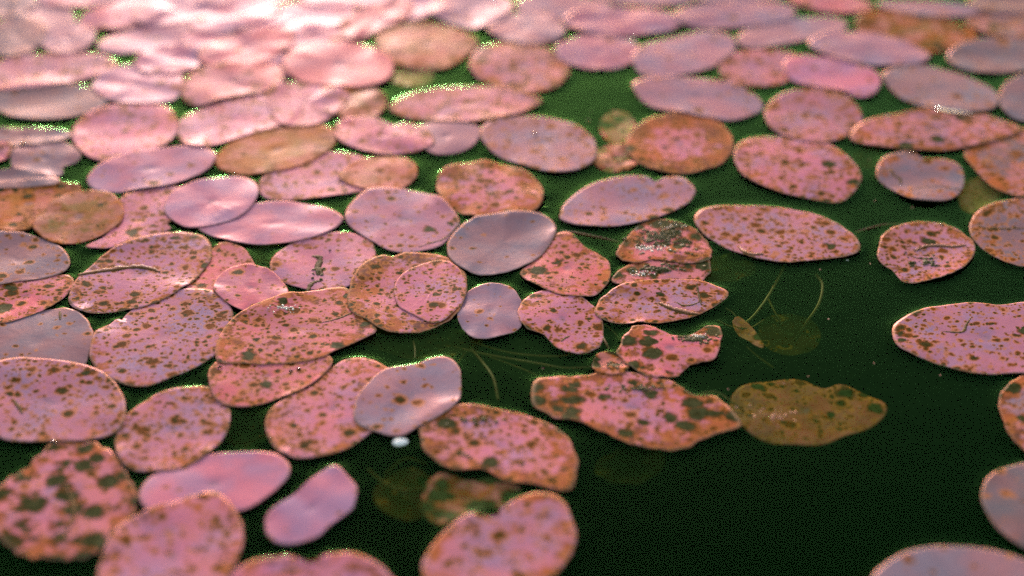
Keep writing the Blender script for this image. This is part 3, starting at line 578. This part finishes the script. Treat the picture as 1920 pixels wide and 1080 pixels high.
crack('rot_big', [(124,912),(134,935),(139,955),(135,975),(122,998),(100,1018)], .0012)
crack('creased', [(146,518),(180,512),(215,507),(245,502),(275,502),(300,509)], .0014, 'crease', 1.5)
crack('black_mark', [(585,478),(600,482),(596,500),(605,515)], .0022, 'eaten_mark')
crack('black_mark', [(575,548),(585,530),(605,524)], .0016, 'eaten_mark')
crack('torn_oval', [(1235,569),(1258,580),(1285,588),(1312,590)], .0013, 'tear', 1.6)
crack('torn_oval', [(1268,567),(1280,573),(1296,572),(1310,567)], .0010, 'tear')
crack('torn_oval', [(1306,533),(1310,552),(1315,572)], .0008, 'scratch')
crack('dark_heart', [(1715,470),(1735,462),(1760,461),(1790,463),(1812,461)], .0011, 'tear', 1.5)
crack('dark_heart', [(1706,478),(1730,484),(1758,482)], .0007, 'tear')
crack('cracked_right', [(1830,420),(1850,427),(1890,427),(1930,425)], .0010)
crack('cracked_right', [(1907,383),(1914,395),(1925,402)], .0007)
crack('wrinkled', [(1668,318),(1676,328),(1687,334),(1689,344)], .0012, 'squiggle')
crack('wrinkled', [(1703,356),(1730,351),(1765,349),(1800,358)], .0006, 'wrinkle')
crack('dull_under', [(112,583),(113,592),(113,601)], .0009, 'scratch')
crack('wide_left', [(26,750),(34,762),(42,776)], .0011, 'scratch')
crack('right_spotted', [(1820,598),(1812,610),(1806,622),(1790,623),(1768,621)], .0010, 'hook_mark')
crack('mid_plain', [(785,462),(808,455),(832,447),(850,432),(860,418)], .0008, 'wrinkle')
crack('big_oval', [(1386,463),(1396,474),(1412,479),(1432,477)], .0012, 'tear', 1.4)
crack('scorched', [(600,606),(630,599),(655,590),(662,587)], .0008, 'crease')
crack('pointed', [(1052,640),(1060,633),(1068,629)], .0009, 'mark')
crack('rust_edge', [(855,850),(872,852),(886,862)], .0013, 'mark')

# algae lumps and pale froth on the rotting pads
def lumps(key, area, n, rmin, rmax, mat, name, seed):
    rec = BY[key]; rng = np.random.default_rng(seed); V = []; F = []
    cx, cy, rx, ry = area; k = 0
    ico = [(0, 0, 1)] + [(math.cos(a), math.sin(a), .35) for a in np.linspace(0, 6.283, 6)[:-1]] + [(math.cos(a + .6) * .9, math.sin(a + .6) * .9, -.5) for a in np.linspace(0, 6.283, 6)[:-1]]
    for _ in range(n):
        a, r = rng.uniform(0, 6.28), abs(rng.normal(0, .5))
        q = at(cx + rx * r * math.cos(a), cy + ry * r * math.sin(a), .0015)[:2]
        if not inside(np.array([q]), rec['outline'])[0]: continue
        z = top_z(q, rec)[0]; s = rng.uniform(rmin, rmax) ; ss = s * rng.uniform(.6, 1.5, 3)
        V += [tuple(np.array([q[0] + v[0] * ss[0], q[1] + v[1] * ss[1], z + v[2] * ss[2] * .6]) - rec['base']) for v in ico]
        for j in range(5):
            l = (j + 1) % 5; F += [(k, k + 1 + j, k + 1 + l), (k + 1 + j, k + 6 + j, k + 6 + l, k + 1 + l)]
        k += 11
    o = mesh_obj(name, V, F, mat, rec['obj']); tag(o, kind='stuff')
lumps('crusted', (1240,445,85,32), 260, .0005, .0015, M_CRUST, 'algae_crust', 1)
lumps('crusted', (1215,467,40,9), 70, .0003, .0009, M_FROTH, 'froth', 2)
lumps('crusted', (1255,425,60,12), 35, .0003, .0006, M_FROTH, 'froth', 3)
lumps('crusted_low', (1240,505,60,9), 120, .0005, .0014, M_CRUST, 'algae_crust', 4)
lumps('crusted_low', (1205,514,25,8), 40, .0003, .0008, M_FROTH, 'froth', 5)
lumps('ragged_pink', (1300,637,45,8), 120, .0005, .0014, M_CRUST, 'algae_crust', 6)
lumps('ragged_pink', (1308,631,22,5), 30, .0004, .0010, M_FROTH, 'froth', 7)
lumps('scrap', (1150,685,25,12), 60, .0004, .0011, M_CRUST, 'algae_crust', 8)
lumps('rot_wide', (1205,728,70,8), 70, .0004, .0012, M_CRUST, 'algae_crust', 9)
lumps('sunk0', (1450,775,55,22), 45, .0003, .0009, M_LIP, 'fold_lumps', 12)  # pale lumps added in place of the leaf's bright raised fold
lumps('scorched', (535,580,30,10), 40, .0004, .0010, M_FROTH, 'blister', 10)

lumps('black_mark', (596,508,22,34), 34, .0004, .0013, M_CRUST, 'black_crumbs', 13)
lumps('dark_heart', (1735,490,45,16), 30, .0006, .0016, M_CRUST, 'black_crumbs', 14)
lumps('rust_edge', (895,790,70,14), 26, .0005, .0013, M_CRUST, 'black_crumbs', 15)

# ------------------------------------------------------------------ stems, droplets, an added petal
def stem(pts, r, label):
    P = []
    for x, y, d in pts:
        p = at(x, y, 0.0); P.append([p[0] * (1 + d / CAM_H), p[1] * (1 + d / CAM_H), -d])
    P = open_spline(P, 40); n = len(P); V, F = tube(P, np.linspace(r, r * .8, n), 7)
    o = mesh_obj('stem', V, F, M_STEM); tag(o, label, 'stem', 'thin stems in the water')
stem([(1050,434,.001),(1085,438,.000),(1125,446,.000),(1164,455,.001)], .0010, 'tan stem running from under the long lavender pad to the crusted pad')
stem([(1604,436,.001),(1630,428,.000),(1660,421,.0005),(1700,420,.002)], .0008, 'pale curved stem bridging the big oval and the dark hearted pad')
stem([(1470,500,.008),(1455,530,.006),(1432,568,.005),(1405,600,.006),(1380,610,.006)], .0009, 'slanting drowned stem running out from the big oval pad')
stem([(1530,515,.006),(1542,535,.004),(1535,570,.005),(1512,605,.009),(1490,640,.018)], .0010, 'bowed drowned stem curving down to the faint deep leaf')
stem([(885,655,.006),(905,680,.004),(925,710,.003),(934,750,.005)], .0010, 'curved green stem beside the smooth lavender lobed pad')
stem([(868,655,.006),(930,668,.005),(1010,682,.004),(1060,690,.004),(1115,688,.003)], .0008, 'long drowned stem reaching toward the small orange scrap')
stem([(880,640,.008),(960,662,.006),(1040,668,.005),(1090,660,.006)], .0008, 'faint drowned stem under the pointed pink pad')
stem([(1131,634,.000),(1136,644,.000),(1142,655,.001)], .0009, 'short pink stem stub beside the pointed pink pad')
stem([(775,640,.003),(778,655,.002),(778,672,.002)], .0006, 'tiny upright drowned stem between the twin pads and lobed pad')
stem([(690,880,.009),(720,905,.007),(760,920,.006),(800,915,.008)], .0008, 'dim drowned stem near the angular mauve pad')
stem([(1300,742,.004),(1340,735,.003),(1370,752,.003),(1395,770,.004)], .0006, 'fine root thread linking the big ragged pad and drowned brown leaf')
stem([(1440,560,.010),(1455,590,.010),(1470,615,.014)], .0008, 'faint deep stem reaching the greenish sunken leaf')

for i, (pts, lab) in enumerate([
    ([(1385,600,.006),(1372,585,.005),(1360,578,.004)], 'wispy stem curling away from the tip of the torn oval pad'),
    ([(1432,600,.008),(1405,615,.006),(1370,612,.005),(1345,600,.005)], 'wispy stem crossing the thin strip of drowned leaf'),
    ([(1135,610,.004),(1150,622,.004),(1165,640,.004)], 'hair thin stem between the pointed pad and the ragged salmon pad'),
    ([(850,650,.010),(905,665,.007),(975,690,.006),(1030,715,.007)], 'dim stem crossing the curved green one beside the lobed pad'),
    ([(900,640,.012),(870,665,.009),(850,700,.008),(845,740,.009)], 'dim stem sinking under the smooth lavender lobed pad'),
    ([(1450,690,.014),(1420,668,.010),(1400,650,.008)], 'faint stem trailing from the thin strip of drowned leaf'),
    ([(720,890,.012),(760,860,.010),(800,870,.010)], 'faint stem beside the white petal shape')]):
    stem(pts, .00045 + .00004 * i, lab)

def blob(x, y, r, flat, label, name='water_droplet', mat=None, cat='droplet', group='glinting droplets on the pads'):
    q = at(x, y, .002)[:2]; z = top_z(q)[0]; V = []; F = []; nu, nv = 14, 6
    rng = np.random.default_rng(int(x * 7 + y))
    w_ = 1 + .12 * np.cos(2 * np.linspace(0, 6.283, nu, endpoint=False) + rng.uniform(0, 6)) + .05 * np.cos(3 * np.linspace(0, 6.283, nu, endpoint=False))
    V.append((0, 0, r * flat))
    for i in range(1, nv + 1):
        f = i / nv * math.pi * .58
        for j in range(nu):
            a = 2 * math.pi * j / nu; V.append((r * w_[j] * math.sin(f) * math.cos(a), r * w_[j] * math.sin(f) * math.sin(a), r * flat * math.cos(f)))
    for j in range(nu):
        l = (j + 1) % nu; F.append((0, 1 + j, 1 + l))
        for i in range(nv - 1): F.append((1 + i * nu + j, 1 + (i + 1) * nu + j, 1 + (i + 1) * nu + l, 1 + i * nu + l))
    F.append(tuple(1 + (nv - 1) * nu + j for j in range(nu))[::-1])
    o = mesh_obj(name, V, F, mat or M_DROP); o.location = (q[0], q[1], z); tag(o, label, cat, group)
for x, y, r, lab in [(1003,250,.0014,'tiny bright droplet on the upper part of the lavender pad with olive specks'),
                     (42,270,.0016,'bright droplet at the rim of the tattered grey pad'),
                     (1186,71,.0018,'round droplet at the front rim of a far mauve pad'),
                     (378,277,.0012,'small bright droplet at the end of the long smooth mauve pad'),
                     (560,690,.0012,'tiny droplet in the groove under the scorched pad\'s rim'),
                     (545,693,.0011,'tiny droplet in the groove under the scorched pad\'s rim'),
                     (412,688,.0013,'droplet on the end of the rose pad under the scorched one'),
                     (100,829,.0014,'bright droplet where the wide mauve pad meets the rotted pad'),
                     (1712,287,.0012,'tiny droplet at the far rim of the wrinkled grey pad'),
                     (1590,483,.0010,'tiny droplet at the front rim of the big oval pad'),
                     (233,876,.0013,'droplet between the rotted pad and the tan flecked pad'),
                     (270,337,.0010,'tiny droplet on the long smooth mauve pad'),
                     (1765,421,.0009,'tiny droplet on the far rim of the dark hearted pad'),
                     (930,8,.0016,'droplet on a far mauve pad beyond the orange mottled one')]:
    blob(x, y, r, .75, lab)
# a long bead of water along one far rim
q = [at(x, y, .0045) for x, y in ((1757,199),(1775,204),(1800,206),(1828,208))]
zq = top_z([p[:2] for p in q]); P = open_spline([[p[0], p[1], max(z_, .001) + .0003] for p, z_ in zip(q, zq)], 16)
V, F = tube(P, np.interp(np.linspace(0, 1, len(P)), [0, .2, .6, 1], [.0004, .0013, .0011, .0003]), 8)
tag(mesh_obj('water_bead', V, F, M_DROP), 'long bead of water along the front rim of the wide grey mauve pad', 'droplet', 'glinting droplets on the pads')
blob(750, 823, .0040, .35, 'bright white petal shape added at the tip of the smooth lavender lobed pad', 'white_glint', M_GLINT, 'glint', None)  # added white shape standing in for a glint of unknown source

# tiny specks adrift on the open water
rng = np.random.default_rng(5); V = []; F = []
while len(V) < 8 * 20:
    x, y = rng.uniform(560, 1900), rng.uniform(180, 800); q = at(x, y, 0)[:2]
    if any(inside(np.array([q]), pl['grown'])[0] for pl in placed): continue
    k = len(V); r = rng.uniform(.00025, .0007); e = rng.uniform(.5, 1.6)
    V += [(q[0] + r * e * math.cos(a), q[1] + r / e * math.sin(a), .0002 if j < 4 else .00005) for j, a in enumerate([0, 1.6, 3.1, 4.7] * 2)]
    V[k + 4:k + 8] = [(v[0] * 1 + (v[0] - q[0]) * .5, v[1] + (v[1] - q[1]) * .5, -.0002) for v in V[k + 4:k + 8]]
    F += [(k, k + 1, k + 2, k + 3)] + [(k + 4 + j, k + 4 + (j + 1) % 4, k + (j + 1) % 4, k + j) for j in range(4)]
tag(mesh_obj('floating_specks', V, F, M_LIP), 'tiny pale specks adrift on the open green water', 'debris', None, 'stuff')
